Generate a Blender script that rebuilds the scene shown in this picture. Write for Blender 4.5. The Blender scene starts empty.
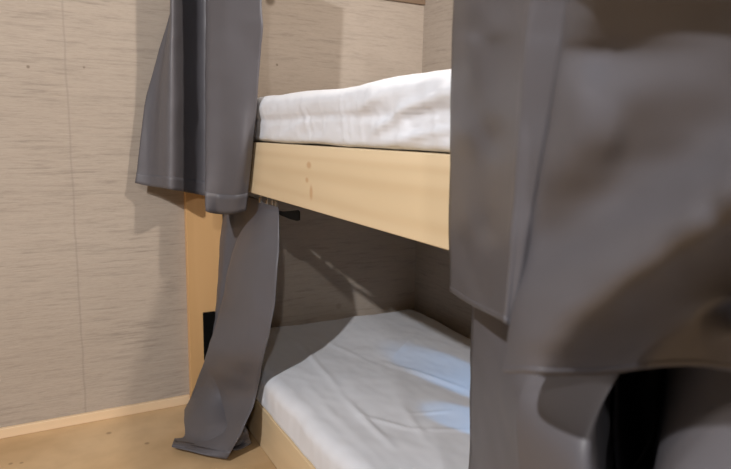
import bpy, bmesh, math, random
from mathutils import Vector, Matrix, noise

# ---------------------------------------------------------------- camera
scn = bpy.context.scene
cd = bpy.data.cameras.new('camera')
cam = bpy.data.objects.new('camera', cd)
scn.collection.objects.link(cam)
scn.camera = cam
F = Vector((0.4685569, 0.86878925, -0.16018638))
U = Vector((0.05946848, 0.1498931, 0.98691213))
Rv = Vector((0.88142948, -0.47195053, 0.01856787))
m = Matrix((Rv, U, -F)).transposed().to_4x4()
m.translation = Vector((0, 0, 1.18))
cam.matrix_world = m
cd.sensor_width = 36
cd.lens = 616.38 / 731 * 36
cd.clip_start = 0.02
cd.dof.use_dof = True
cd.dof.focus_distance = 1.9
cd.dof.aperture_fstop = 4.5

# ---------------------------------------------------------------- light
w = bpy.data.worlds.new('world'); scn.world = w; w.use_nodes = True
w.node_tree.nodes['Background'].inputs[0].default_value = (0.9, 0.92, 1, 1)
w.node_tree.nodes['Background'].inputs[1].default_value = 0.02

def area(name, loc, target, power, size, col, spread=180):
    l = bpy.data.lights.new(name, 'AREA'); l.shape = 'DISK'; l.size = size
    l.energy = power; l.color = col; l.spread = math.radians(spread)
    o = bpy.data.objects.new(name, l); scn.collection.objects.link(o)
    o.location = loc
    o.rotation_euler = (Vector(target) - Vector(loc)).to_track_quat('-Z', 'Y').to_euler()
    return o
area('ceiling_light_front', (-1.72, -0.55, 2.80), (0.5, 1.4, 0.7), 82, 0.09, (1.0, 0.98, 0.97))
area('ceiling_light_over_bunk', (1.10, 0.50, 2.42), (0.7, 2.2, 1.0), 20, 0.09, (1.0, 0.88, 0.76))
area('fill_light_behind_camera', (-1.00, -2.30, 2.55), (0.4, 1.5, 0.9), 24, 0.10, (1.0, 0.965, 0.94))  # added fill from behind the camera, lifts the curtain folds and end wall
def patch_spot(loc, target, power, deg):  # added unseen spot without a lamp, lays a cool patch on the lower mattress
    sp = bpy.data.lights.new('cool_patch_spot', 'SPOT')
    sp.energy = power; sp.color = (0.16, 0.52, 1.0); sp.spot_size = math.radians(deg); sp.spot_blend = 0.45
    sp.shadow_soft_size = 0.008
    so = bpy.data.objects.new('cool_patch_spot', sp); scn.collection.objects.link(so)
    so.location = loc
    so.rotation_euler = (Vector(target) - Vector(loc)).to_track_quat('-Z', 'Y').to_euler()
patch_spot((1.47, 0.75, 0.70), (1.34, 1.72, 0.30), 24, 15)
patch_spot((1.40, 0.75, 0.72), (1.15, 1.42, 0.30), 14, 13)

scn.view_settings.view_transform = 'Standard'
scn.view_settings.look = 'None'
scn.view_settings.gamma = 1
scn.view_settings.use_curve_mapping = False
scn.view_settings.exposure = 0.25

# ---------------------------------------------------------------- helpers
D, B, WC = 2.616, 0.699, 1.708          # wall behind, plane of the bunk boards, side wall
YN = -1.2                               # near end of the bunk boards

def link(name, bm, mat, parent=None, smooth=False, label=None):
    me = bpy.data.meshes.new(name)
    bmesh.ops.recalc_face_normals(bm, faces=bm.faces)
    bm.to_mesh(me); bm.free()
    me.materials.append(mat)
    if smooth:
        for p in me.polygons: p.use_smooth = True
    o = bpy.data.objects.new(name, me); scn.collection.objects.link(o)
    if parent: o.parent = parent
    if label: o['label'] = label
    return o

def struct(o):
    o['kind'] = 'structure'; return o

def tag(o, label, cat, group=None):
    o['label'] = label; o['category'] = cat
    if group: o['group'] = group
    return o

def empty(name, loc, label, cat, group=None):
    o = bpy.data.objects.new(name, None); scn.collection.objects.link(o)
    o.location = loc; o.empty_display_size = 0.05
    return tag(o, label, cat, group)

def shift(bm, loc):
    for v in bm.verts: v.co -= Vector(loc)
    return bm

def box(x0, x1, y0, y1, z0, z1, bev=0.0, seg=2, bm=None):
    own = bmesh.new()
    bmesh.ops.create_cube(own, size=1)
    for v in own.verts:
        v.co = Vector(((x0+x1)/2 + v.co.x*(x1-x0), (y0+y1)/2 + v.co.y*(y1-y0), (z0+z1)/2 + v.co.z*(z1-z0)))
    if bev:
        bmesh.ops.bevel(own, geom=own.edges[:], offset=bev, segments=seg, affect='EDGES', profile=0.5)
    if bm is None: return own
    me = bpy.data.meshes.new('t'); own.to_mesh(me); own.free(); bm.from_mesh(me); bpy.data.meshes.remove(me)
    return bm

def tube(bm, pts, r, n=10, closed=False):
    pts = [Vector(p) for p in pts]; rings = []
    N = len(pts)
    for i, p in enumerate(pts):
        a = pts[(i-1) % N] if (closed or i > 0) else p
        b = pts[(i+1) % N] if (closed or i < N-1) else p
        t = (b - a).normalized()
        ref = Vector((0, 0, 1)) if abs(t.z) < .9 else Vector((0, 1, 0))
        s = t.cross(ref).normalized(); q = t.cross(s)
        rings.append([bm.verts.new(p + (s*math.cos(2*math.pi*k/n) + q*math.sin(2*math.pi*k/n))*r) for k in range(n)])
    for i in range(N if closed else N-1):
        A, C = rings[i], rings[(i+1) % N]
        for k in range(n): bm.faces.new((A[k], A[(k+1) % n], C[(k+1) % n], C[k]))
    if not closed:
        bm.faces.new(rings[0]); bm.faces.new(rings[-1])
    return bm

# ---------------------------------------------------------------- materials
def mat(name):
    m = bpy.data.materials.new(name); m.use_nodes = True
    nt = m.node_tree; return m, nt, nt.nodes['Principled BSDF']

def node(nt, t, **kw):
    n = nt.nodes.new(t)
    for k, v in kw.items():
        if k.startswith('_'): setattr(n, k[1:], v)
        else: n.inputs[k.replace('__', ' ')].default_value = v
    return n

def ramp(nt, src, stops):
    r = nt.nodes.new('ShaderNodeValToRGB')
    while len(r.color_ramp.elements) < len(stops): r.color_ramp.elements.new(0.5)
    for e, (p, c) in zip(r.color_ramp.elements, stops): e.position = p; e.color = (*c, 1)
    nt.links.new(src, r.inputs[0]); return r

def mixc(nt, a, b, fac, mode='MIX'):
    n = nt.nodes.new('ShaderNodeMix'); n.data_type = 'RGBA'; n.blend_type = mode
    for s, v in ((6, a), (7, b), (0, fac)):
        if hasattr(v, 'is_output'): nt.links.new(v, n.inputs[s])
        else: n.inputs[s].default_value = v if s == 0 else (*v, 1)
    return n.outputs[2]

def bump(nt, bs, h, strength, dist=0.002):
    b = nt.nodes.new('ShaderNodeBump'); b.inputs['Strength'].default_value = strength
    b.inputs['Distance'].default_value = dist
    nt.links.new(h, b.inputs['Height']); nt.links.new(b.outputs[0], bs.inputs['Normal'])

def coords(nt, scale):
    tc = nt.nodes.new('ShaderNodeTexCoord'); mp = nt.nodes.new('ShaderNodeMapping')
    mp.inputs['Scale'].default_value = scale
    nt.links.new(tc.outputs['Object'], mp.inputs[0]); return mp.outputs[0], tc.outputs['Object']

def spot(nt, obj, p, r, squash=(1, 1, 1)):
    """soft round mark at point p on the surface: 1 in the middle, 0 outside"""
    s = nt.nodes.new('ShaderNodeVectorMath'); s.operation = 'SUBTRACT'; s.inputs[1].default_value = p
    nt.links.new(obj, s.inputs[0])
    k = nt.nodes.new('ShaderNodeVectorMath'); k.operation = 'MULTIPLY'; k.inputs[1].default_value = squash
    nt.links.new(s.outputs[0], k.inputs[0])
    l = nt.nodes.new('ShaderNodeVectorMath'); l.operation = 'LENGTH'; nt.links.new(k.outputs[0], l.inputs[0])
    q = nt.nodes.new('ShaderNodeMapRange'); q.interpolation_type = 'SMOOTHSTEP'
    q.inputs[1].default_value = r*.35; q.inputs[2].default_value = r; q.inputs[3].default_value = 1; q.inputs[4].default_value = 0
    nt.links.new(l.outputs['Value'], q.inputs[0]); return q.outputs[0]

def wallpaper(name, along, base=(0.47, 0.405, 0.345), marks=()):
    """grass-cloth wallpaper: fine streaks running level along the wall"""
    m, nt, bs = mat(name)
    def sc(a, c): return (a, 1, c) if along == 'x' else (1, a, c)
    v, ob = coords(nt, sc(6.5, 88))
    n1 = node(nt, 'ShaderNodeTexNoise', Scale=1.0, Detail=5.0, Roughness=0.65); nt.links.new(v, n1.inputs[0])
    v2, _ = coords(nt, sc(38, 300))
    n2 = node(nt, 'ShaderNodeTexNoise', Scale=1.0, Detail=3.0, Roughness=0.6); nt.links.new(v2, n2.inputs[0])
    v3, _ = coords(nt, sc(1.5, 2.2))
    n3 = node(nt, 'ShaderNodeTexNoise', Scale=1.0, Detail=2.0); nt.links.new(v3, n3.inputs[0])
    b = base
    r1 = ramp(nt, n1.outputs[0], [(0.30, tuple(x*.72 for x in b)), (0.46, tuple(x*.97 for x in b)), (0.7, tuple(x*1.05 for x in b))])
    r2 = ramp(nt, n2.outputs[0], [(0.32, (.86,.85,.84)), (0.55, (1, 1, 1)), (0.75, (1.0, 1.0, 1.0))])
    v5, _ = coords(nt, sc(3, 9))
    n5 = node(nt, 'ShaderNodeTexNoise', Scale=1.0, Detail=3.0); nt.links.new(v5, n5.inputs[0])
    r5 = ramp(nt, n5.outputs[0], [(.36, (.4, .4, .4)), (.6, (1, 1, 1))])
    c = mixc(nt, b, r1.outputs[0], r5.outputs[0])
    c = mixc(nt, c, r2.outputs[0], 0.6, 'MULTIPLY')
    r3 = ramp(nt, n3.outputs[0], [(0.3, (.93, .92, .91)), (0.7, (1, 1, 1))])
    c = mixc(nt, c, r3.outputs[0], 1.0, 'MULTIPLY')
    if along == 'x':                      # the joint between two widths of paper
        sx = nt.nodes.new('ShaderNodeSeparateXYZ'); nt.links.new(ob, sx.inputs[0])
        nz = node(nt, 'ShaderNodeTexNoise', Scale=9.0, Detail=3.0); nt.links.new(ob, nz.inputs[0])
        a = node(nt, 'ShaderNodeMath', _operation='MULTIPLY_ADD'); nt.links.new(nz.outputs[0], a.inputs[0]); a.inputs[1].default_value = .012; a.inputs[2].default_value = -.135
        s = node(nt, 'ShaderNodeMath', _operation='ADD'); nt.links.new(sx.outputs[0], s.inputs[0]); nt.links.new(a.outputs[0], s.inputs[1])
        ab = node(nt, 'ShaderNodeMath', _operation='ABSOLUTE'); nt.links.new(s.outputs[0], ab.inputs[0])
        q = nt.nodes.new('ShaderNodeMapRange'); q.interpolation_type = 'SMOOTHSTEP'
        q.inputs[1].default_value = 0.0; q.inputs[2].default_value = .006; q.inputs[3].default_value = .35; q.inputs[4].default_value = 0
        nt.links.new(ab.outputs[0], q.inputs[0])
        c = mixc(nt, c, tuple(x*.55 for x in b), q.outputs[0])
    for p, r, k in marks:
        f = spot(nt, ob, p, r)
        g = node(nt, 'ShaderNodeMath', _operation='MULTIPLY'); nt.links.new(f, g.inputs[0]); g.inputs[1].default_value = k
        c = mixc(nt, c, (.12, .085, .055), g.outputs[0])
    nt.links.new(c, bs.inputs['Base Color'])
    bs.inputs['Roughness'].default_value = .78
    bs.inputs['Specular IOR Level'].default_value = .25
    bump(nt, bs, n1.outputs[0], .5, .003)
    return m

def wood(name, along, light=(0.72, 0.52, 0.30), dark=(0.58, 0.37, 0.18), knots=(), rough=.42, fine=1.0):
    m, nt, bs = mat(name)
    s = {'x': (1.1, 14, 14), 'y': (14, 1.1, 14), 'z': (14, 14, 1.1)}[along]
    v, ob = coords(nt, s)
    nd = node(nt, 'ShaderNodeTexNoise', Scale=.8, Detail=2.0, Distortion=.6); nt.links.new(v, nd.inputs[0])
    wv = nt.nodes.new('ShaderNodeTexWave'); wv.wave_type = 'RINGS'; wv.rings_direction = along.upper()
    wv.inputs['Scale'].default_value = .55*fine; wv.inputs['Distortion'].default_value = 5
    wv.inputs['Detail'].default_value = 2; wv.inputs['Detail Scale'].default_value = .8
    nt.links.new(v, wv.inputs[0])
    r = ramp(nt, wv.outputs['Fac'], [(0.0, dark), (0.55, light), (1.0, tuple(min(1, x*1.06) for x in light))])
    c = mixc(nt, r.outputs[0], light, .62)
    r2 = ramp(nt, nd.outputs[0], [(0.3, (.88, .85, .80)), (.65, (1, 1, 1))])
    c = mixc(nt, c, r2.outputs[0], .7, 'MULTIPLY')
    for p, rr, sq in knots:
        f = spot(nt, ob, p, rr, sq)
        g = node(nt, 'ShaderNodeMath', _operation='MULTIPLY'); nt.links.new(f, g.inputs[0]); g.inputs[1].default_value = .6
        c = mixc(nt, c, (.58, .32, .14), g.outputs[0])
    nt.links.new(c, bs.inputs['Base Color'])
    bs.inputs['Roughness'].default_value = rough
    bump(nt, bs, wv.outputs['Fac'], .05, .001)
    return m

def cloth(name, col, rough=.5, weave=900, bmp=.15, sheen=.25, var=.06):
    m, nt, bs = mat(name)
    v, ob = coords(nt, (weave, weave, weave))
    n = node(nt, 'ShaderNodeTexNoise', Scale=1.0, Detail=1.0); nt.links.new(v, n.inputs[0])
    v2, _ = coords(nt, (3, 3, 3))
    n2 = node(nt, 'ShaderNodeTexNoise', Scale=1.0, Detail=3.0); nt.links.new(v2, n2.inputs[0])
    r = ramp(nt, n2.outputs[0], [(.3, tuple(x*(1-var) for x in col)), (.7, tuple(min(1, x*(1+var)) for x in col))])
    nt.links.new(r.outputs[0], bs.inputs['Base Color'])
    bs.inputs['Roughness'].default_value = rough
    bs.inputs['Specular IOR Level'].default_value = .45
    bs.inputs['Sheen Weight'].default_value = sheen
    bs.inputs['Sheen Roughness'].default_value = .45
    bump(nt, bs, n.outputs[0], bmp, .0006)
    return m

def plain(name, col, rough=.5, metal=0.0):
    m, nt, bs = mat(name)
    n = node(nt, 'ShaderNodeTexNoise', Scale=60.0, Detail=2.0)
    r = ramp(nt, n.outputs[0], [(.3, tuple(x*.9 for x in col)), (.7, tuple(min(1, x*1.08) for x in col))])
    nt.links.new(r.outputs[0], bs.inputs['Base Color'])
    bs.inputs['Roughness'].default_value = rough; bs.inputs['Metallic'].default_value = metal
    return m

M = {}
M['paper_x'] = wallpaper('wallpaper_end', 'x', marks=[((.929, D, 1.735), .030, .75), ((.959, D, 1.471), .007, .6),
                         ((.005, D, 1.40), .008, .6), ((.191, D, 1.41), .006, .5), ((1.27, D, .352), .02, .25)])
M['paper_y'] = wallpaper('wallpaper_side', 'y')
M['plaster'] = plain('plaster', (.12, .115, .11), .8)
M['brown'] = plain('shaded_brown_wood', (.22, .15, .10), .6)  # trim brown made darker, the shade on it is in the colour
M['board'] = wood('pine_board', 'y', (.82, .66, .44), (.74, .55, .33),
                  knots=[((B, 1.647, 1.09), .014, (1, .6, 1)), ((B, 1.661, 1.046), .011, (1, .7, 1)), ((B, 1.630, 1.012), .016, (1, 1.0, .55)), ((B, 1.2, .10), .01, (1, .6, 1))])
M['post'] = wood('pine_post', 'z', (.76, .47, .22), (.60, .34, .14), fine=.9)
M['base'] = wood('pine_baseboard', 'x', (.84, .64, .43), (.72, .50, .30), fine=.7)
M['curtain'] = cloth('charcoal_curtain', (.114, .110, .124), .47, sheen=.0)
M['sheet'] = cloth('white_sheet', (.80, .83, .90), .75, 700, .1, .1, .02)
M['black'] = plain('black_plastic', (.004, .004, .004), .7)
M['black'].node_tree.nodes['Principled BSDF'].inputs['Specular IOR Level'].default_value = .08
M['steel'] = plain('bright_steel', (.6, .6, .58), .25, 1.0)

m_, nt, bs = mat('tan_plywood_floor')
v, ob = coords(nt, (1.6, 3.0, 1)); n = node(nt, 'ShaderNodeTexNoise', Scale=1.1, Detail=3.0, Distortion=.4); nt.links.new(v, n.inputs[0])
r = ramp(nt, n.outputs[0], [(.3, (.53, .35, .18)), (.52, (.62, .43, .24)), (.75, (.68, .49, .29))])
v, _ = coords(nt, (7, 7, 1)); n4 = node(nt, 'ShaderNodeTexNoise', Scale=1.6, Detail=4.0); nt.links.new(v, n4.inputs[0])
r4 = ramp(nt, n4.outputs[0], [(.3, (.86, .84, .82)), (.6, (1, 1, 1))])
c = mixc(nt, r.outputs[0], r4.outputs[0], .7, 'MULTIPLY')
for p, rr in (((-.134, 2.38, 0), .010), ((-.10, 2.37, 0), .009), ((.32, 2.32, 0), .012), ((.20, 2.47, 0), .014)):
    f = spot(nt, ob, p, rr); g = node(nt, 'ShaderNodeMath', _operation='MULTIPLY'); nt.links.new(f, g.inputs[0]); g.inputs[1].default_value = .55
    c = mixc(nt, c, (.16, .08, .035), g.outputs[0])
nt.links.new(c, bs.inputs['Base Color']); bs.inputs['Roughness'].default_value = .38
bump(nt, bs, n.outputs[0], .06, .002)
M['floor'] = m_

# ---------------------------------------------------------------- the room
struct(link('floor', box(-2.4, 1.9, -2.6, 2.8, -.05, 0), M['floor']))
struct(link('wall_back', box(-2.4, 1.9, D, D+.1, 0, 2.9), M['paper_x']))
struct(link('wall_right', box(WC, WC+.1, -2.6, D, 0, 2.9), M['paper_y']))
struct(link('wall_left', box(-2.4, -2.3, -2.6, D, 0, 2.9), M['plaster']))
struct(link('wall_front', box(-2.3, WC, -2.6, -2.5, 0, 2.9), M['plaster']))
struct(link('ceiling', box(-2.4, 1.9, -2.6, 2.8, 2.9, 2.95), M['plaster']))
struct(link('baseboard_back', box(-2.3, .5445, D-.018, D, 0, .040, .003), M['base']))
struct(link('trim_1', box(.72, WC, D-.012, D, 1.800, 1.86, .002), M['brown']))

# ---------------------------------------------------------------- the bunk
org = (B, D, 0)
bunk = empty('bunk_bed', org, 'built-in pale pine bunk bed with two tiers between the grey curtains', 'bunk bed')
def part(name, bm, mt, parent=bunk, smooth=False, label=None):
    o = link(name, shift(bm, (0, 0, 0)), mt, None, smooth, label)
    o.parent = parent; o.matrix_parent_inverse = Matrix.Translation(-Vector(parent.location))
    return o
part('side_board', box(B, B+.034, YN, D-.002, .961, 1.145, .0025), M['board'], label='upper pale pine board with three small brown knots')
part('side_board', box(B, B+.034, YN, D-.002, .002, .165, .0025), M['board'], label='lower pine board standing on the floor')
part('post', box(.546, B-.001, D-.036, D-.001, .001, 1.9, .002), M['post'], label='upright orange-brown pine board against the wall')
part('deck_panel', box(B+.035, WC-.002, YN, D-.002, 1.120, 1.1435), M['board'])
part('deck_panel', box(B+.035, WC-.002, YN, D-.002, .140, .163), M['board'])
br = box(.604, .655, D-.046, D-.0362, .20, .413, .002)
part('bracket', br, M['black'], label='flat black plate fixed to the upright board')

# ---------------------------------------------------------------- mattresses
def mattress_mesh(x0, x1, y0, y1, z0, z1, rad, disp, nx=150, ny=300, nz=18):
    bm = bmesh.new()
    def round_(p):
        q = Vector((min(max(p.x, x0+rad), x1-rad), min(max(p.y, y0+rad), y1-rad), min(max(p.z, z0+rad*.35), z1-rad*.8)))
        d = p - q
        a = Vector((d.x/rad, d.y/rad, d.z/(rad*.8 if d.z > 0 else rad*.35)))
        mx = max(abs(a.x), abs(a.y), abs(a.z))
        if mx < 1e-9: return p
        l = a.length
        a = a * (mx/l)
        return q + Vector((a.x*rad, a.y*rad, a.z*(rad*.8 if d.z > 0 else rad*.35)))
    def patch(fn, nu, nv):
        g = [[bm.verts.new(fn(i/nu, j/nv)) for j in range(nv+1)] for i in range(nu+1)]
        for i in range(nu):
            for j in range(nv): bm.faces.new((g[i][j], g[i+1][j], g[i+1][j+1], g[i][j+1]))
    X = lambda u: x0+(x1-x0)*u
    Y = lambda u: y0+(y1-y0)*u
    Z = lambda u: z0+(z1-z0)*u
    e = lambda u: .5-.5*math.cos(math.pi*(.5*u+.5*(u+.0)))  # denser towards the edges
    patch(lambda a, b: Vector((X(e(a)), Y(b), z1)), nx, ny)
    patch(lambda a, b: Vector((X(e(a)), Y(b), z0)), 20, ny)
    patch(lambda a, b: Vector((x0, Y(b), Z(a))), nz, ny)
    patch(lambda a, b: Vector((x1, Y(b), Z(a))), nz, ny)
    patch(lambda a, b: Vector((X(e(a)), y0, Z(b))), nx, nz)
    patch(lambda a, b: Vector((X(e(a)), y1, Z(b))), nx, nz)
    for v in bm.verts: v.co = round_(v.co)
    bmesh.ops.remove_doubles(bm, verts=bm.verts, dist=.0006)
    bmesh.ops.recalc_face_normals(bm, faces=bm.faces)
    bm.normal_update()
    mv = [(v, disp(v.co, v.normal)) for v in bm.verts]
    for v, d in mv: v.co = v.co + v.normal*d
    return bm

def ridge(p, a, b, wdt, h):
    a = Vector(a); b = Vector(b); p = Vector((p[0], p[1]))
    ab = b-a; t = max(0, min(1, (p-a).dot(ab)/ab.length_squared))
    d = (p-(a+ab*t)).length
    return h*math.exp(-(d/wdt)**2)*math.sin(math.pi*min(1, max(0, t*.9+.08)))

rng = random.Random(5)
gathers = [(rng.uniform(.7, 2.3), rng.uniform(.006, .016), rng.uniform(-.35, .35), rng.uniform(.3, 1)) for _ in range(70)]
def disp_upper(p, n):
    side = max(0, -n.x)
    h = (p.z-1.146)/.155
    d = .004*noise.noise(Vector((p.x*7, p.y*5, p.z*9)))
    # gathered cloth on the front face: pleats of differing slant, strongest near the middle line
    s = 0
    for y, wd, sl, am in gathers:
        s += am*math.exp(-((p.y-y-sl*(h-.5)*.15)/wd)**2)
    env = math.exp(-((h-.45)/.40)**2)*(.35+.65*max(0, noise.noise(Vector((0, p.y*3.1, 7)))+.4))
    d += side*(.0022*s*env)
    d += side*(.012*math.exp(-((h-.78)/.25)**2) - .006*math.exp(-((h-.50-.02*math.sin(p.y*9))/.045)**2))   # puffed top, elastic line
    d += side*.004*noise.noise(Vector((p.x*3, p.y*9+h*5, h*2.6)))
    d += side*.0012*noise.noise(Vector((p.x*3, p.y*26-h*8, h*5)))
    # long slanting creases towards the near end
    for (ya, ha, yb, hb, wd, am) in ((1.30, .22, 1.02, .78, .05, .010), (1.22, .12, .9, .36, .04, .009), (1.15, .5, .85, .9, .06, .008), (1.36, .55, 1.15, .95, .05, .006)):
        d += side*ridge((p.y, h*.155*2), (ya, ha*.31), (yb, hb*.31), wd*.4, am*1.5)
    d += side*.004*(abs(noise.noise(Vector((4, p.y*11+h*4, h*3.2))))*-2+.5)*min(1, max(.25, (1.75-p.y)*1.3))
    d += max(0, n.z)*.007*min(1, max(0, (1.5-p.y)/.5))
    if n.z > .3: d += .008*noise.noise(Vector((p.x*4, p.y*3, 2)))*n.z
    return d
def disp_lower(p, n):
    top = max(0, n.z)
    d = top*(.010*noise.noise(Vector((p.x*3.2, p.y*2.4, 1))) + .0035*noise.noise(Vector((p.x*10, p.y*7, 4))) + .0012*noise.noise(Vector((p.x*34, p.y*18, 8))))
    for a, b, wd, h in (((.95, 2.33), (.875, 1.75), .012, .005), ((.875, 1.75), (.85, 1.37), .012, .006), ((1.16, 1.98), (1.30, 1.60), .014, .007),
                        ((1.30, 1.60), (1.30, 1.2), .016, .007), ((1.02, 1.62), (.95, 1.35), .012, .004), ((.80, 1.9), (.78, 1.3), .02, .003),
                        ((1.0, 1.55), (1.15, 1.50), .008, .003), ((.98, 1.45), (1.12, 1.36), .008, .003), ((1.45, 2.2), (1.2, 2.0), .015, .003),
                        ((.86, 1.62), (1.0, 1.40), .009, .004), ((1.05, 2.4), (1.12, 1.9), .012, .003)):
        d += top*ridge((p.x, p.y), a, b, wd, h)
    side = max(0, -n.x)
    d += side*(.006*noise.noise(Vector((0, p.y*6, p.z*8))) + .003*noise.noise(Vector((0, p.y*20, p.z*9))))
    return d

def make_mattress(z0, z1, x0, y1, disp, label, rad):
    loc = ((x0+WC)/2, 1.5, z0)
    t = empty('mattress', loc, label, 'mattress', None)
    core = part('foam_core', box(x0+.03, WC-.05, .66, y1-.04, z0+.004, z1-.04, .02), M['sheet'], t)
    s = part('fitted_sheet', mattress_mesh(x0, WC-.02, .62, y1, z0, z1, rad, disp), M['sheet'], t, True)
    return t
make_mattress(1.146, 1.305, B+.012, 2.50, disp_upper, 'white sheeted mattress on the upper bunk, wrinkled along its side', .045)
make_mattress(.166, .306, B-.004, 2.605, disp_lower, 'white sheeted mattress on the lower bunk with a bluish patch of light', .055)

# ---------------------------------------------------------------- curtains
def cr(p0, p1, p2, p3, t):
    return .5*((2*p1) + (p2-p0)*t + (2*p0-5*p1+4*p2-p3)*t*t + (3*p1-p0-3*p2+p3)*t**3)
def spline(pts, n):
    P = [pts[0]*2-pts[1]] + pts + [pts[-1]*2-pts[-2]]
    out = []
    for i in range(len(pts)-1):
        for k in range(n): out.append(cr(P[i], P[i+1], P[i+2], P[i+3], k/n))
    out.append(pts[-1]); return out
def curtain_mesh(rows, nu, nv, wr=.004, seed=0, thick=.0018, r0=0, r1=None, off=0):
    rows = [[Vector(p) for p in r] for r in rows]
    g = [spline(r, nu) for r in rows]
    cols = [spline([g[i][j] for i in range(len(g))], nv) for j in range(len(g[0]))]   # cols[j][i]
    nI, nJ = len(cols[0]), len(cols)
    out = []
    for j in range(nJ):
        c = []
        for i in range(nI):
            p = cols[j][i]
            a = cols[min(j+1, nJ-1)][i]-cols[max(j-1, 0)][i]; b = cols[j][min(i+1, nI-1)]-cols[j][max(i-1, 0)]
            n = a.cross(b)
            n = n.normalized() if n.length > 1e-12 else Vector((1, 0, 0))
            q = Vector((p.x*5+seed, p.y*5, p.z*6)); q2 = Vector((p.x*11+seed, p.y*11, p.z*17))
            c.append((p, n, wr*noise.noise(q)+wr*.45*noise.noise(q2)))
        out.append(c)
    i1 = nI if r1 is None else r1
    bm = bmesh.new()
    lay = []
    for s in (-1, 1):
        lay.append([[bm.verts.new(p+n*(d+off*0+s*(thick/2+off))) for (p, n, d) in c[r0:i1]] for c in out])
    A, Bq = lay
    J, I = len(A), len(A[0])
    for j in range(J-1):
        for i in range(I-1):
            bm.faces.new((A[j][i], A[j+1][i], A[j+1][i+1], A[j][i+1]))
            bm.faces.new((Bq[j][i], Bq[j][i+1], Bq[j+1][i+1], Bq[j+1][i]))
    for j in range(J-1):
        bm.faces.new((A[j][0], Bq[j][0], Bq[j+1][0], A[j+1][0]))
        bm.faces.new((A[j][I-1], A[j+1][I-1], Bq[j+1][I-1], Bq[j][I-1]))
    for i in range(I-1):
        bm.faces.new((A[0][i], A[0][i+1], Bq[0][i+1], Bq[0][i]))
        bm.faces.new((A[J-1][i], Bq[J-1][i], Bq[J-1][i+1], A[J-1][i+1]))
    return bm, nI
def make_curtain(name, rows, label, nu=8, nv=10, wr=.004, seed=0, hem=8):
    P = rows[-1][len(rows[-1])//2]
    t = empty(name, (P[0], P[1], P[2]), label, 'curtain', 'charcoal bunk curtains')
    bm, nI = curtain_mesh(rows, nu, nv, wr, seed)
    part('fabric_panel', bm, M['curtain'], t, True)
    bm, _ = curtain_mesh(rows, nu, nv, wr, seed, r0=nI-hem, off=.0004)
    part('hem', bm, M['curtain'], t, True)
    return t

UL = [
    [(0.53, 2.535, 1.95), (0.524, 2.5, 1.95), (0.496, 2.42, 1.95), (0.493, 2.36, 1.95), (0.603, 2.5, 1.95), (0.655, 2.5, 1.95), (0.666, 2.43, 1.95), (0.617, 2.34, 1.95), (0.578, 2.26, 1.95), (0.597, 2.131, 1.95), (0.642, 2.063, 1.95), (0.683, 1.989, 1.95)],
    [(0.517, 2.535, 1.892), (0.512, 2.5, 1.883), (0.486, 2.42, 1.859), (0.484, 2.36, 1.844), (0.595, 2.5, 1.896), (0.648, 2.5, 1.904), (0.66, 2.43, 1.888), (0.61, 2.34, 1.858), (0.572, 2.26, 1.826), (0.597, 2.15, 1.796), (0.642, 2.075, 1.782), (0.683, 1.996, 1.769)],
    [(0.506, 2.535, 1.675), (0.503, 2.5, 1.668), (0.478, 2.42, 1.652), (0.478, 2.36, 1.641), (0.589, 2.5, 1.678), (0.643, 2.5, 1.684), (0.656, 2.43, 1.673), (0.606, 2.34, 1.652), (0.567, 2.26, 1.627), (0.597, 2.163, 1.608), (0.642, 2.083, 1.596), (0.683, 2.001, 1.587)],
    [(0.489, 2.535, 1.592), (0.491, 2.5, 1.587), (0.472, 2.42, 1.574), (0.476, 2.36, 1.566), (0.587, 2.5, 1.597), (0.641, 2.5, 1.602), (0.654, 2.43, 1.593), (0.604, 2.34, 1.575), (0.566, 2.26, 1.553), (0.597, 2.168, 1.537), (0.642, 2.086, 1.527), (0.683, 1.993, 1.518)],
    [(0.448, 2.535, 1.466), (0.463, 2.5, 1.464), (0.457, 2.42, 1.456), (0.472, 2.36, 1.451), (0.584, 2.5, 1.473), (0.639, 2.5, 1.477), (0.652, 2.43, 1.471), (0.601, 2.34, 1.458), (0.563, 2.26, 1.441), (0.597, 2.175, 1.428), (0.642, 2.091, 1.42), (0.683, 2.025, 1.417)],
    [(0.397, 2.535, 1.295), (0.429, 2.5, 1.295), (0.439, 2.42, 1.293), (0.468, 2.36, 1.291), (0.58, 2.5, 1.302), (0.635, 2.5, 1.304), (0.648, 2.43, 1.302), (0.598, 2.34, 1.296), (0.559, 2.26, 1.284), (0.597, 2.186, 1.276), (0.642, 2.098, 1.272), (0.683, 2.061, 1.272)],
    [(0.365, 2.535, 1.105), (0.406, 2.5, 1.106), (0.425, 2.42, 1.108), (0.462, 2.36, 1.11), (0.575, 2.5, 1.107), (0.631, 2.5, 1.107), (0.644, 2.43, 1.109), (0.594, 2.34, 1.112), (0.555, 2.26, 1.107), (0.597, 2.198, 1.102), (0.642, 2.106, 1.102), (0.683, 2.121, 1.101)],
    [(0.345, 2.535, 0.977), (0.391, 2.5, 0.967), (0.425, 2.42, 0.966), (0.454, 2.36, 0.963), (0.57, 2.5, 0.931), (0.626, 2.5, 0.917), (0.633, 2.43, 0.916), (0.589, 2.34, 0.903), (0.55, 2.26, 0.891), (0.597, 2.269, 0.877), (0.642, 2.228, 0.88), (0.683, 2.2, 0.893)],
]
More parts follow.
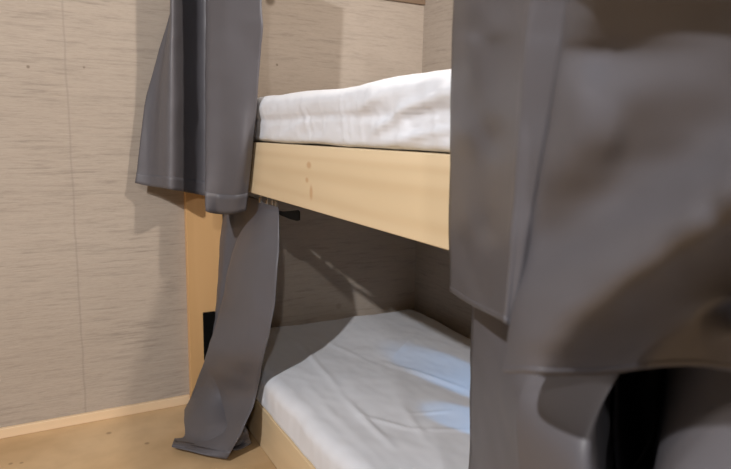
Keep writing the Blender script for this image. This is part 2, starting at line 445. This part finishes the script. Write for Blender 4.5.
LL = [
    [(0.745, 2.785, 0.964), (0.735, 2.619, 0.959), (0.75, 2.523, 0.941), (0.76, 2.418, 0.929), (0.75, 2.274, 0.928), (0.74, 2.163, 0.925), (0.735, 2.083, 0.926), (0.74, 2.015, 0.926)],
    [(0.72, 2.754, 0.813), (0.7, 2.532, 0.84), (0.725, 2.472, 0.838), (0.745, 2.374, 0.834), (0.74, 2.245, 0.874), (0.715, 2.169, 0.892), (0.715, 2.048, 0.906), (0.73, 1.979, 0.9)],
    [(0.71, 2.74, 0.724), (0.69, 2.533, 0.756), (0.715, 2.471, 0.755), (0.74, 2.361, 0.771), (0.72, 2.272, 0.786), (0.69, 2.303, 0.787), (0.69, 2.062, 0.834), (0.72, 1.952, 0.835)],
    [(0.7, 2.766, 0.581), (0.68, 2.552, 0.624), (0.705, 2.503, 0.628), (0.73, 2.443, 0.633), (0.7, 2.342, 0.66), (0.65, 2.307, 0.679), (0.66, 2.041, 0.73), (0.7, 1.909, 0.735)],
    [(0.68, 2.755, 0.416), (0.665, 2.572, 0.463), (0.69, 2.522, 0.451), (0.71, 2.472, 0.44), (0.66, 2.326, 0.484), (0.62, 2.339, 0.498), (0.63, 2.044, 0.552), (0.68, 1.905, 0.566)],
    [(0.65, 2.783, 0.22), (0.635, 2.59, 0.273), (0.67, 2.525, 0.252), (0.68, 2.437, 0.257), (0.6, 2.262, 0.341), (0.56, 2.302, 0.35), (0.6, 2.073, 0.388), (0.66, 1.942, 0.415)],
    [(0.62, 2.836, 0.008), (0.61, 2.615, 0.055), (0.64, 2.426, 0.087), (0.65, 2.312, 0.105), (0.59, 2.375, 0.135), (0.56, 2.566, 0.084), (0.615, 2.301, 0.142), (0.66, 2.034, 0.244)],
    [(0.56, 2.399, -0.013), (0.58, 2.301, -0.003), (0.62, 2.158, 0.054), (0.63, 2.087, 0.1), (0.52, 2.229, 0.06), (0.475, 2.498, -0.034), (0.55, 2.227, 0.046), (0.6, 1.988, 0.151)],
    [(0.544, 2.176, 0.03), (0.58, 2.075, 0.03), (0.624, 2.07, 0.03), (0.654, 2.094, 0.035), (0.525, 2.102, 0.03), (0.392, 2.21, 0.025), (0.465, 2.11, 0.025), (0.551, 2.038, 0.02)],
]
UR = [
    [(0.484, 0.747, 1.95), (0.454, 0.607, 1.95), (0.443, 0.52, 1.95), (0.43, 0.447, 1.95), (0.423, 0.419, 1.95), (0.424, 0.395, 1.95), (0.427, 0.375, 1.95), (0.437, 0.386, 1.95), (0.442, 0.407, 1.95), (0.416, 0.358, 1.95), (0.403, 0.313, 1.95), (0.4, 0.281, 1.95), (0.398, 0.253, 1.95), (0.397, 0.228, 1.95), (0.395, 0.202, 1.95), (0.389, 0.17, 1.95), (0.384, 0.136, 1.95), (0.378, 0.1, 1.95), (0.409, -0.04, 1.95), (0.439, -0.18, 1.95), (0.482, -0.32, 1.95), (0.47, -0.46, 1.95), (0.482, -0.6, 1.95), (0.47, -0.74, 1.95), (0.482, -0.88, 1.95), (0.47, -1.02, 1.95)],
    [(0.509, 0.747, 1.649), (0.457, 0.607, 1.622), (0.437, 0.52, 1.606), (0.416, 0.447, 1.592), (0.402, 0.419, 1.586), (0.405, 0.395, 1.583), (0.409, 0.375, 1.58), (0.427, 0.386, 1.585), (0.436, 0.407, 1.589), (0.391, 0.358, 1.576), (0.368, 0.313, 1.566), (0.362, 0.281, 1.561), (0.36, 0.253, 1.556), (0.357, 0.228, 1.552), (0.353, 0.202, 1.547), (0.344, 0.17, 1.541), (0.334, 0.136, 1.535), (0.324, 0.1, 1.528), (0.378, -0.04, 1.577), (0.431, -0.18, 1.625), (0.506, -0.32, 1.674), (0.485, -0.46, 1.674), (0.506, -0.6, 1.674), (0.485, -0.74, 1.674), (0.506, -0.88, 1.674), (0.485, -1.02, 1.674)],
    [(0.534, 0.747, 1.449), (0.46, 0.607, 1.403), (0.432, 0.52, 1.377), (0.401, 0.447, 1.354), (0.382, 0.419, 1.344), (0.385, 0.395, 1.338), (0.392, 0.375, 1.334), (0.417, 0.386, 1.341), (0.43, 0.407, 1.348), (0.365, 0.358, 1.326), (0.333, 0.313, 1.31), (0.325, 0.281, 1.301), (0.321, 0.253, 1.293), (0.317, 0.228, 1.286), (0.312, 0.202, 1.279), (0.298, 0.17, 1.269), (0.284, 0.136, 1.258), (0.27, 0.1, 1.247), (0.347, -0.04, 1.328), (0.423, -0.18, 1.409), (0.53, -0.32, 1.49), (0.5, -0.46, 1.49), (0.53, -0.6, 1.49), (0.5, -0.74, 1.49), (0.53, -0.88, 1.49), (0.5, -1.02, 1.49)],
    [(0.555, 0.773, 1.376), (0.478, 0.627, 1.343), (0.455, 0.548, 1.326), (0.41, 0.458, 1.306), (0.39, 0.429, 1.298), (0.393, 0.408, 1.295), (0.4, 0.39, 1.293), (0.425, 0.401, 1.298), (0.44, 0.422, 1.303), (0.378, 0.374, 1.288), (0.347, 0.322, 1.275), (0.339, 0.29, 1.269), (0.334, 0.26, 1.263), (0.33, 0.234, 1.258), (0.325, 0.207, 1.253), (0.311, 0.175, 1.246), (0.297, 0.139, 1.238), (0.281, 0.101, 1.229), (0.354, -0.039, 1.292), (0.427, -0.179, 1.354), (0.53, -0.319, 1.417), (0.5, -0.459, 1.417), (0.53, -0.599, 1.417), (0.5, -0.739, 1.417), (0.53, -0.879, 1.417), (0.5, -1.019, 1.417)],
    [(0.567, 0.789, 1.341), (0.499, 0.653, 1.315), (0.458, 0.551, 1.296), (0.415, 0.465, 1.28), (0.395, 0.436, 1.274), (0.398, 0.416, 1.272), (0.405, 0.399, 1.27), (0.43, 0.41, 1.273), (0.446, 0.432, 1.276), (0.392, 0.39, 1.264), (0.369, 0.346, 1.256), (0.362, 0.311, 1.251), (0.35, 0.274, 1.246), (0.34, 0.241, 1.241), (0.333, 0.212, 1.237), (0.319, 0.179, 1.231), (0.305, 0.143, 1.225), (0.26, 0.093, 1.215), (0.34, -0.047, 1.271), (0.42, -0.187, 1.326), (0.53, -0.327, 1.382), (0.5, -0.467, 1.382), (0.53, -0.607, 1.382), (0.5, -0.747, 1.382), (0.53, -0.887, 1.382), (0.5, -1.027, 1.382)],
    [(0.574, 0.798, 1.32), (0.496, 0.649, 1.294), (0.474, 0.571, 1.282), (0.418, 0.468, 1.265), (0.397, 0.439, 1.26), (0.4, 0.42, 1.258), (0.407, 0.404, 1.256), (0.432, 0.415, 1.258), (0.449, 0.437, 1.26), (0.4, 0.399, 1.25), (0.381, 0.359, 1.244), (0.375, 0.324, 1.24), (0.36, 0.282, 1.235), (0.346, 0.246, 1.231), (0.337, 0.214, 1.227), (0.323, 0.181, 1.222), (0.309, 0.145, 1.217), (0.247, 0.089, 1.207), (0.331, -0.051, 1.258), (0.416, -0.191, 1.31), (0.53, -0.331, 1.361), (0.5, -0.471, 1.361), (0.53, -0.611, 1.361), (0.5, -0.751, 1.361), (0.53, -0.891, 1.361), (0.5, -1.031, 1.361)],
    [(0.587, 0.814, 1.281), (0.512, 0.668, 1.262), (0.482, 0.58, 1.25), (0.423, 0.475, 1.238), (0.402, 0.446, 1.234), (0.405, 0.428, 1.232), (0.412, 0.413, 1.231), (0.437, 0.425, 1.232), (0.455, 0.447, 1.231), (0.398, 0.401, 1.221), (0.369, 0.35, 1.216), (0.365, 0.317, 1.214), (0.36, 0.283, 1.212), (0.35, 0.248, 1.211), (0.344, 0.219, 1.209), (0.33, 0.185, 1.206), (0.297, 0.139, 1.201), (0.257, 0.092, 1.196), (0.338, -0.048, 1.238), (0.419, -0.188, 1.28), (0.53, -0.328, 1.322), (0.5, -0.468, 1.322), (0.53, -0.608, 1.322), (0.5, -0.748, 1.322), (0.53, -0.888, 1.322), (0.5, -1.028, 1.322)],
    [(0.601, 0.832, 1.234), (0.537, 0.699, 1.222), (0.484, 0.582, 1.212), (0.429, 0.483, 1.205), (0.408, 0.453, 1.203), (0.411, 0.437, 1.202), (0.418, 0.424, 1.201), (0.443, 0.436, 1.199), (0.461, 0.458, 1.195), (0.406, 0.413, 1.187), (0.375, 0.359, 1.186), (0.369, 0.323, 1.185), (0.377, 0.298, 1.186), (0.365, 0.26, 1.187), (0.353, 0.224, 1.187), (0.325, 0.182, 1.186), (0.273, 0.128, 1.184), (0.358, 0.127, 1.184), (0.405, -0.013, 1.214), (0.453, -0.153, 1.245), (0.53, -0.293, 1.275), (0.5, -0.433, 1.275), (0.53, -0.573, 1.275), (0.5, -0.713, 1.275), (0.53, -0.853, 1.275), (0.5, -0.993, 1.275)],
    [(0.613, 0.847, 1.191), (0.536, 0.697, 1.183), (0.509, 0.611, 1.177), (0.435, 0.489, 1.175), (0.412, 0.459, 1.174), (0.415, 0.445, 1.173), (0.422, 0.433, 1.172), (0.447, 0.445, 1.169), (0.467, 0.468, 1.162), (0.414, 0.427, 1.155), (0.388, 0.376, 1.157), (0.389, 0.343, 1.158), (0.394, 0.313, 1.16), (0.376, 0.268, 1.164), (0.346, 0.22, 1.168), (0.302, 0.168, 1.169), (0.298, 0.139, 1.169), (0.43, 0.152, 1.165), (0.453, 0.012, 1.187), (0.477, -0.128, 1.21), (0.53, -0.268, 1.232), (0.5, -0.408, 1.232), (0.53, -0.548, 1.232), (0.5, -0.688, 1.232), (0.53, -0.828, 1.232), (0.5, -0.968, 1.232)],
    [(0.625, 0.862, 1.145), (0.565, 0.734, 1.142), (0.503, 0.604, 1.141), (0.44, 0.496, 1.143), (0.417, 0.466, 1.145), (0.42, 0.453, 1.144), (0.427, 0.443, 1.143), (0.452, 0.456, 1.138), (0.472, 0.478, 1.127), (0.429, 0.449, 1.12), (0.415, 0.406, 1.123), (0.41, 0.364, 1.127), (0.396, 0.316, 1.134), (0.362, 0.258, 1.143), (0.323, 0.205, 1.15), (0.303, 0.169, 1.152), (0.389, 0.182, 1.146), (0.458, 0.162, 1.142), (0.472, 0.022, 1.157), (0.486, -0.118, 1.171), (0.53, -0.258, 1.186), (0.5, -0.398, 1.186), (0.53, -0.538, 1.186), (0.5, -0.678, 1.186), (0.53, -0.818, 1.186), (0.5, -0.958, 1.186)],
    [(0.638, 0.878, 1.096), (0.574, 0.743, 1.099), (0.518, 0.623, 1.102), (0.445, 0.503, 1.111), (0.422, 0.472, 1.114), (0.425, 0.462, 1.113), (0.432, 0.453, 1.112), (0.457, 0.466, 1.105), (0.478, 0.489, 1.09), (0.444, 0.473, 1.08), (0.432, 0.426, 1.087), (0.408, 0.365, 1.097), (0.373, 0.299, 1.111), (0.34, 0.243, 1.123), (0.325, 0.206, 1.131), (0.38, 0.211, 1.124), (0.459, 0.214, 1.115), (0.469, 0.165, 1.119), (0.479, 0.025, 1.125), (0.49, -0.115, 1.131), (0.53, -0.255, 1.137), (0.5, -0.395, 1.137), (0.53, -0.535, 1.137), (0.5, -0.675, 1.137), (0.53, -0.815, 1.137), (0.5, -0.955, 1.137)],
    [(0.65, 0.892, 1.046), (0.581, 0.75, 1.054), (0.535, 0.642, 1.06), (0.45, 0.51, 1.077), (0.426, 0.478, 1.081), (0.429, 0.469, 1.08), (0.436, 0.463, 1.079), (0.461, 0.475, 1.07), (0.484, 0.501, 1.052), (0.451, 0.488, 1.04), (0.42, 0.419, 1.055), (0.385, 0.347, 1.072), (0.357, 0.288, 1.088), (0.355, 0.254, 1.098), (0.401, 0.254, 1.095), (0.464, 0.258, 1.085), (0.487, 0.227, 1.085), (0.476, 0.167, 1.095), (0.484, 0.027, 1.092), (0.492, -0.113, 1.09), (0.53, -0.253, 1.087), (0.5, -0.393, 1.087), (0.53, -0.533, 1.087), (0.5, -0.673, 1.087), (0.53, -0.813, 1.087), (0.5, -0.953, 1.087)],
    [(0.66, 0.903, 1.001), (0.608, 0.784, 1.009), (0.528, 0.634, 1.027), (0.455, 0.515, 1.047), (0.431, 0.483, 1.053), (0.434, 0.476, 1.051), (0.441, 0.471, 1.049), (0.466, 0.484, 1.038), (0.489, 0.511, 1.017), (0.446, 0.489, 1.007), (0.401, 0.403, 1.031), (0.377, 0.342, 1.049), (0.381, 0.308, 1.058), (0.427, 0.305, 1.057), (0.473, 0.299, 1.055), (0.487, 0.271, 1.056), (0.492, 0.229, 1.061), (0.483, 0.169, 1.073), (0.489, 0.029, 1.063), (0.494, -0.111, 1.052), (0.53, -0.251, 1.042), (0.5, -0.391, 1.042), (0.53, -0.531, 1.042), (0.5, -0.671, 1.042), (0.53, -0.811, 1.042), (0.5, -0.951, 1.042)],
    [(0.671, 0.913, 0.954), (0.612, 0.788, 0.968), (0.544, 0.653, 0.987), (0.459, 0.521, 1.015), (0.435, 0.489, 1.023), (0.438, 0.483, 1.021), (0.445, 0.48, 1.018), (0.47, 0.492, 1.006), (0.494, 0.521, 0.98), (0.441, 0.488, 0.974), (0.397, 0.403, 1.003), (0.397, 0.362, 1.015), (0.443, 0.36, 1.01), (0.499, 0.357, 1.008), (0.5, 0.316, 1.021), (0.448, 0.248, 1.044), (0.488, 0.227, 1.039), (0.489, 0.17, 1.051), (0.493, 0.03, 1.032), (0.496, -0.11, 1.014), (0.53, -0.25, 0.995), (0.5, -0.39, 0.995), (0.53, -0.53, 0.995), (0.5, -0.67, 0.995), (0.53, -0.81, 0.995), (0.5, -0.95, 0.995)],
    [(0.679, 0.921, 0.919), (0.612, 0.787, 0.938), (0.559, 0.671, 0.954), (0.462, 0.526, 0.992), (0.438, 0.493, 1.001), (0.441, 0.488, 0.999), (0.448, 0.487, 0.995), (0.473, 0.499, 0.981), (0.497, 0.529, 0.952), (0.444, 0.494, 0.947), (0.403, 0.412, 0.978), (0.42, 0.386, 0.983), (0.482, 0.393, 0.973), (0.531, 0.381, 0.974), (0.519, 0.327, 0.995), (0.482, 0.267, 1.016), (0.502, 0.234, 1.018), (0.494, 0.171, 1.034), (0.496, 0.031, 1.009), (0.498, -0.109, 0.985), (0.53, -0.249, 0.96), (0.5, -0.389, 0.96), (0.53, -0.529, 0.96), (0.5, -0.669, 0.96), (0.53, -0.809, 0.96), (0.5, -0.949, 0.96)],
    [(0.685, 0.927, 0.889), (0.624, 0.802, 0.908), (0.559, 0.671, 0.932), (0.465, 0.529, 0.972), (0.44, 0.496, 0.982), (0.443, 0.492, 0.979), (0.45, 0.492, 0.975), (0.475, 0.504, 0.96), (0.5, 0.536, 0.928), (0.447, 0.501, 0.923), (0.406, 0.417, 0.958), (0.436, 0.402, 0.957), (0.502, 0.41, 0.944), (0.547, 0.392, 0.949), (0.535, 0.337, 0.972), (0.517, 0.286, 0.988), (0.511, 0.238, 1.0), (0.498, 0.172, 1.02), (0.499, 0.032, 0.99), (0.499, -0.108, 0.96), (0.53, -0.248, 0.93), (0.5, -0.388, 0.93), (0.53, -0.528, 0.93), (0.5, -0.668, 0.93), (0.53, -0.808, 0.93), (0.5, -0.948, 0.93)],
]
LR = [
    [(0.746, 0.944, 0.955), (0.734, 0.785, 0.955), (0.722, 0.64, 0.955), (0.72, 0.61, 0.955), (0.717, 0.548, 0.955), (0.717, 0.506, 0.955), (0.723, 0.526, 0.955), (0.741, 0.609, 0.955), (0.761, 0.697, 0.955), (0.753, 0.647, 0.955), (0.776, 0.718, 0.955), (0.776, 0.65, 0.955), (0.726, 0.401, 0.955), (0.711, 0.334, 0.955), (0.704, 0.268, 0.955), (0.705, 0.223, 0.955), (0.702, 0.176, 0.955), (0.708, 0.149, 0.955), (0.708, 0.095, 0.955), (0.708, 0.015, 0.955), (0.711, -0.079, 0.955), (0.708, -0.138, 0.955), (0.711, -0.187, 0.955)],
    [(0.748, 0.943, 0.9), (0.7, 0.782, 0.9), (0.652, 0.637, 0.9), (0.643, 0.605, 0.9), (0.634, 0.54, 0.9), (0.634, 0.494, 0.9), (0.658, 0.513, 0.9), (0.73, 0.6, 0.9), (0.808, 0.692, 0.9), (0.778, 0.642, 0.9), (0.868, 0.714, 0.9), (0.868, 0.652, 0.9), (0.67, 0.408, 0.9), (0.61, 0.34, 0.9), (0.58, 0.271, 0.9), (0.586, 0.217, 0.9), (0.574, 0.169, 0.9), (0.598, 0.142, 0.9), (0.598, 0.087, 0.9), (0.598, 0.007, 0.9), (0.61, -0.081, 0.9), (0.598, -0.138, 0.9), (0.61, -0.187, 0.9)],
    [(0.75, 0.94, 0.82), (0.67, 0.779, 0.82), (0.59, 0.632, 0.82), (0.575, 0.599, 0.82), (0.56, 0.528, 0.82), (0.56, 0.477, 0.82), (0.6, 0.495, 0.82), (0.72, 0.588, 0.82), (0.85, 0.683, 0.82), (0.8, 0.634, 0.82), (0.95, 0.709, 0.82), (0.95, 0.656, 0.82), (0.62, 0.417, 0.82), (0.52, 0.348, 0.82), (0.47, 0.276, 0.82), (0.48, 0.207, 0.82), (0.46, 0.159, 0.82), (0.5, 0.131, 0.82), (0.5, 0.076, 0.82), (0.5, 0.0, 0.82), (0.52, -0.081, 0.82), (0.5, -0.138, 0.82), (0.52, -0.187, 0.82)],
    [(0.75, 0.935, 0.72), (0.67, 0.774, 0.72), (0.59, 0.625, 0.72), (0.575, 0.59, 0.72), (0.56, 0.512, 0.72), (0.56, 0.454, 0.72), (0.6, 0.474, 0.72), (0.72, 0.571, 0.72), (0.85, 0.673, 0.72), (0.8, 0.624, 0.72), (0.95, 0.702, 0.72), (0.95, 0.66, 0.72), (0.62, 0.428, 0.72), (0.52, 0.36, 0.72), (0.47, 0.281, 0.72), (0.48, 0.195, 0.72), (0.46, 0.146, 0.72), (0.5, 0.118, 0.72), (0.5, 0.069, 0.72), (0.5, 0.0, 0.72), (0.52, -0.081, 0.72), (0.5, -0.138, 0.72), (0.52, -0.187, 0.72)],
    [(0.75, 0.929, 0.6), (0.67, 0.769, 0.6), (0.59, 0.616, 0.6), (0.575, 0.58, 0.6), (0.56, 0.493, 0.6), (0.56, 0.428, 0.6), (0.6, 0.447, 0.6), (0.72, 0.552, 0.6), (0.85, 0.661, 0.6), (0.8, 0.611, 0.6), (0.95, 0.693, 0.6), (0.95, 0.665, 0.6), (0.62, 0.442, 0.6), (0.52, 0.372, 0.6), (0.47, 0.287, 0.6), (0.48, 0.185, 0.6), (0.46, 0.144, 0.6), (0.5, 0.117, 0.6), (0.5, 0.069, 0.6), (0.5, 0.0, 0.6), (0.52, -0.081, 0.6), (0.5, -0.138, 0.6), (0.52, -0.187, 0.6)],
    [(0.74, 0.924, 0.48), (0.67, 0.764, 0.48), (0.59, 0.608, 0.48), (0.575, 0.569, 0.48), (0.56, 0.474, 0.48), (0.56, 0.401, 0.48), (0.6, 0.421, 0.48), (0.72, 0.533, 0.48), (0.74, 0.649, 0.48), (0.74, 0.599, 0.48), (0.74, 0.685, 0.48), (0.74, 0.67, 0.48), (0.62, 0.455, 0.48), (0.52, 0.386, 0.48), (0.47, 0.291, 0.48), (0.48, 0.185, 0.48), (0.46, 0.144, 0.48), (0.5, 0.117, 0.48), (0.5, 0.069, 0.48), (0.5, 0.0, 0.48), (0.52, -0.081, 0.48), (0.5, -0.138, 0.48), (0.52, -0.187, 0.48)],
    [(0.67, 0.918, 0.36), (0.67, 0.758, 0.36), (0.59, 0.6, 0.36), (0.575, 0.558, 0.36), (0.56, 0.456, 0.36), (0.56, 0.375, 0.36), (0.6, 0.395, 0.36), (0.67, 0.515, 0.36), (0.67, 0.638, 0.36), (0.67, 0.587, 0.36), (0.67, 0.676, 0.36), (0.67, 0.675, 0.36), (0.62, 0.469, 0.36), (0.52, 0.399, 0.36), (0.47, 0.291, 0.36), (0.48, 0.185, 0.36), (0.46, 0.144, 0.36), (0.5, 0.117, 0.36), (0.5, 0.069, 0.36), (0.5, 0.0, 0.36), (0.52, -0.081, 0.36), (0.5, -0.138, 0.36), (0.52, -0.187, 0.36)],
    [(0.66, 0.913, 0.24), (0.66, 0.753, 0.24), (0.59, 0.592, 0.24), (0.575, 0.548, 0.24), (0.56, 0.441, 0.24), (0.56, 0.373, 0.24), (0.6, 0.384, 0.24), (0.66, 0.496, 0.24), (0.66, 0.626, 0.24), (0.66, 0.574, 0.24), (0.66, 0.668, 0.24), (0.66, 0.68, 0.24), (0.62, 0.482, 0.24), (0.52, 0.401, 0.24), (0.47, 0.291, 0.24), (0.48, 0.185, 0.24), (0.46, 0.144, 0.24), (0.5, 0.117, 0.24), (0.5, 0.069, 0.24), (0.5, 0.0, 0.24), (0.52, -0.081, 0.24), (0.5, -0.138, 0.24), (0.52, -0.187, 0.24)],
    [(0.66, 0.907, 0.12), (0.66, 0.747, 0.12), (0.59, 0.584, 0.12), (0.575, 0.539, 0.12), (0.56, 0.441, 0.12), (0.56, 0.373, 0.12), (0.6, 0.384, 0.12), (0.66, 0.476, 0.12), (0.66, 0.613, 0.12), (0.66, 0.562, 0.12), (0.66, 0.66, 0.12), (0.66, 0.685, 0.12), (0.62, 0.491, 0.12), (0.52, 0.401, 0.12), (0.47, 0.291, 0.12), (0.48, 0.185, 0.12), (0.46, 0.144, 0.12), (0.5, 0.117, 0.12), (0.5, 0.069, 0.12), (0.5, 0.0, 0.12), (0.52, -0.081, 0.12), (0.5, -0.138, 0.12), (0.52, -0.187, 0.12)],
    [(0.66, 0.903, 0.035), (0.66, 0.744, 0.035), (0.59, 0.581, 0.035), (0.575, 0.539, 0.035), (0.56, 0.441, 0.035), (0.56, 0.373, 0.035), (0.6, 0.384, 0.035), (0.66, 0.476, 0.035), (0.66, 0.605, 0.035), (0.66, 0.554, 0.035), (0.66, 0.654, 0.035), (0.66, 0.688, 0.035), (0.62, 0.491, 0.035), (0.52, 0.401, 0.035), (0.47, 0.291, 0.035), (0.48, 0.185, 0.035), (0.46, 0.144, 0.035), (0.5, 0.117, 0.035), (0.5, 0.069, 0.035), (0.5, 0.0, 0.035), (0.52, -0.081, 0.035), (0.5, -0.138, 0.035), (0.52, -0.187, 0.035)],
]
ul = make_curtain('curtain', UL, 'charcoal curtain of the upper bunk gathered at the left against the wall', 8, 12, .004, 1, 5)
ll = make_curtain('curtain', LL, 'narrow charcoal curtain of the lower bunk swept down to the left onto the floor', 8, 12, .007, 4, 4)
ur = make_curtain('curtain', UR, 'big charcoal curtain of the upper bunk hanging nearest at the right', 6, 5, .0025, 9, 3)
lr = make_curtain('curtain', LR, 'charcoal curtain of the lower bunk under the big near curtain at bottom right', 6, 10, .006, 14, 2)

# rod, rings and clips that carry the lower curtains
rod = tag(link('curtain_rod', tube(bmesh.new(), [(.752, YN, .990), (.752, D-.002, .990)], .009, 14), M['black'], None, True),
          'thin black rod carrying the lower curtains behind the upper pine board', 'curtain rod')
def ring_bm(y):
    bm = bmesh.new()
    tube(bm, [(.752+.016*math.cos(a), y, .982+.020*math.sin(a)) for a in [2*math.pi*k/20 for k in range(20)]], .0022, 8, True)
    return bm
def clip_bm(y, z0=.935, x=.742):
    bm = box(x-.004, x+.004, y-.009, y+.009, z0, z0+.022, .0015)
    tube(bm, [(x, y, z0+.018), (x, y+.006, z0+.028), (x, y, z0+.036), (x, y-.006, z0+.028)], .0015, 6, True)
    return bm
for k, y in enumerate((2.04, 2.075, 2.13, 2.21, 2.37)):
    part('curtain_ring', ring_bm(y), M['steel'], ll, True)
    part('clip', clip_bm(y, .920), M['steel'], ll, False, 'bright steel clip')
for y in (.9, .8, .68, .5):
    part('curtain_ring', ring_bm(y), M['steel'], lr, True)
# black strap end sticking out beside the clips
bm = bmesh.new()
prof = [(.735, 2.02, .908, .006), (.738, 1.97, .906, .010), (.74, 1.90, .908, .018), (.742, 1.845, .912, .023), (.743, 1.83, .914, .018)]
top = []; bot = []
for x, y, z, h in prof:
    top.append((bm.verts.new((x, y, z+h)), bm.verts.new((x+.004, y, z+h)))); bot.append((bm.verts.new((x, y, z-h*.55)), bm.verts.new((x+.004, y, z-h*.55))))
for i in range(len(prof)-1):
    for q in ((top[i][0], top[i+1][0], bot[i+1][0], bot[i][0]), (top[i][1], bot[i][1], bot[i+1][1], top[i+1][1]),
              (top[i][0], top[i][1], top[i+1][1], top[i+1][0]), (bot[i][0], bot[i+1][0], bot[i+1][1], bot[i][1])): bm.faces.new(q)
bm.faces.new((top[0][0], bot[0][0], bot[0][1], top[0][1])); bm.faces.new((top[-1][0], top[-1][1], bot[-1][1], bot[-1][0]))
st = part('strap', bm, M['black'], ll, False, 'black tie strap end poking out to the right')
bpy.context.view_layer.update()
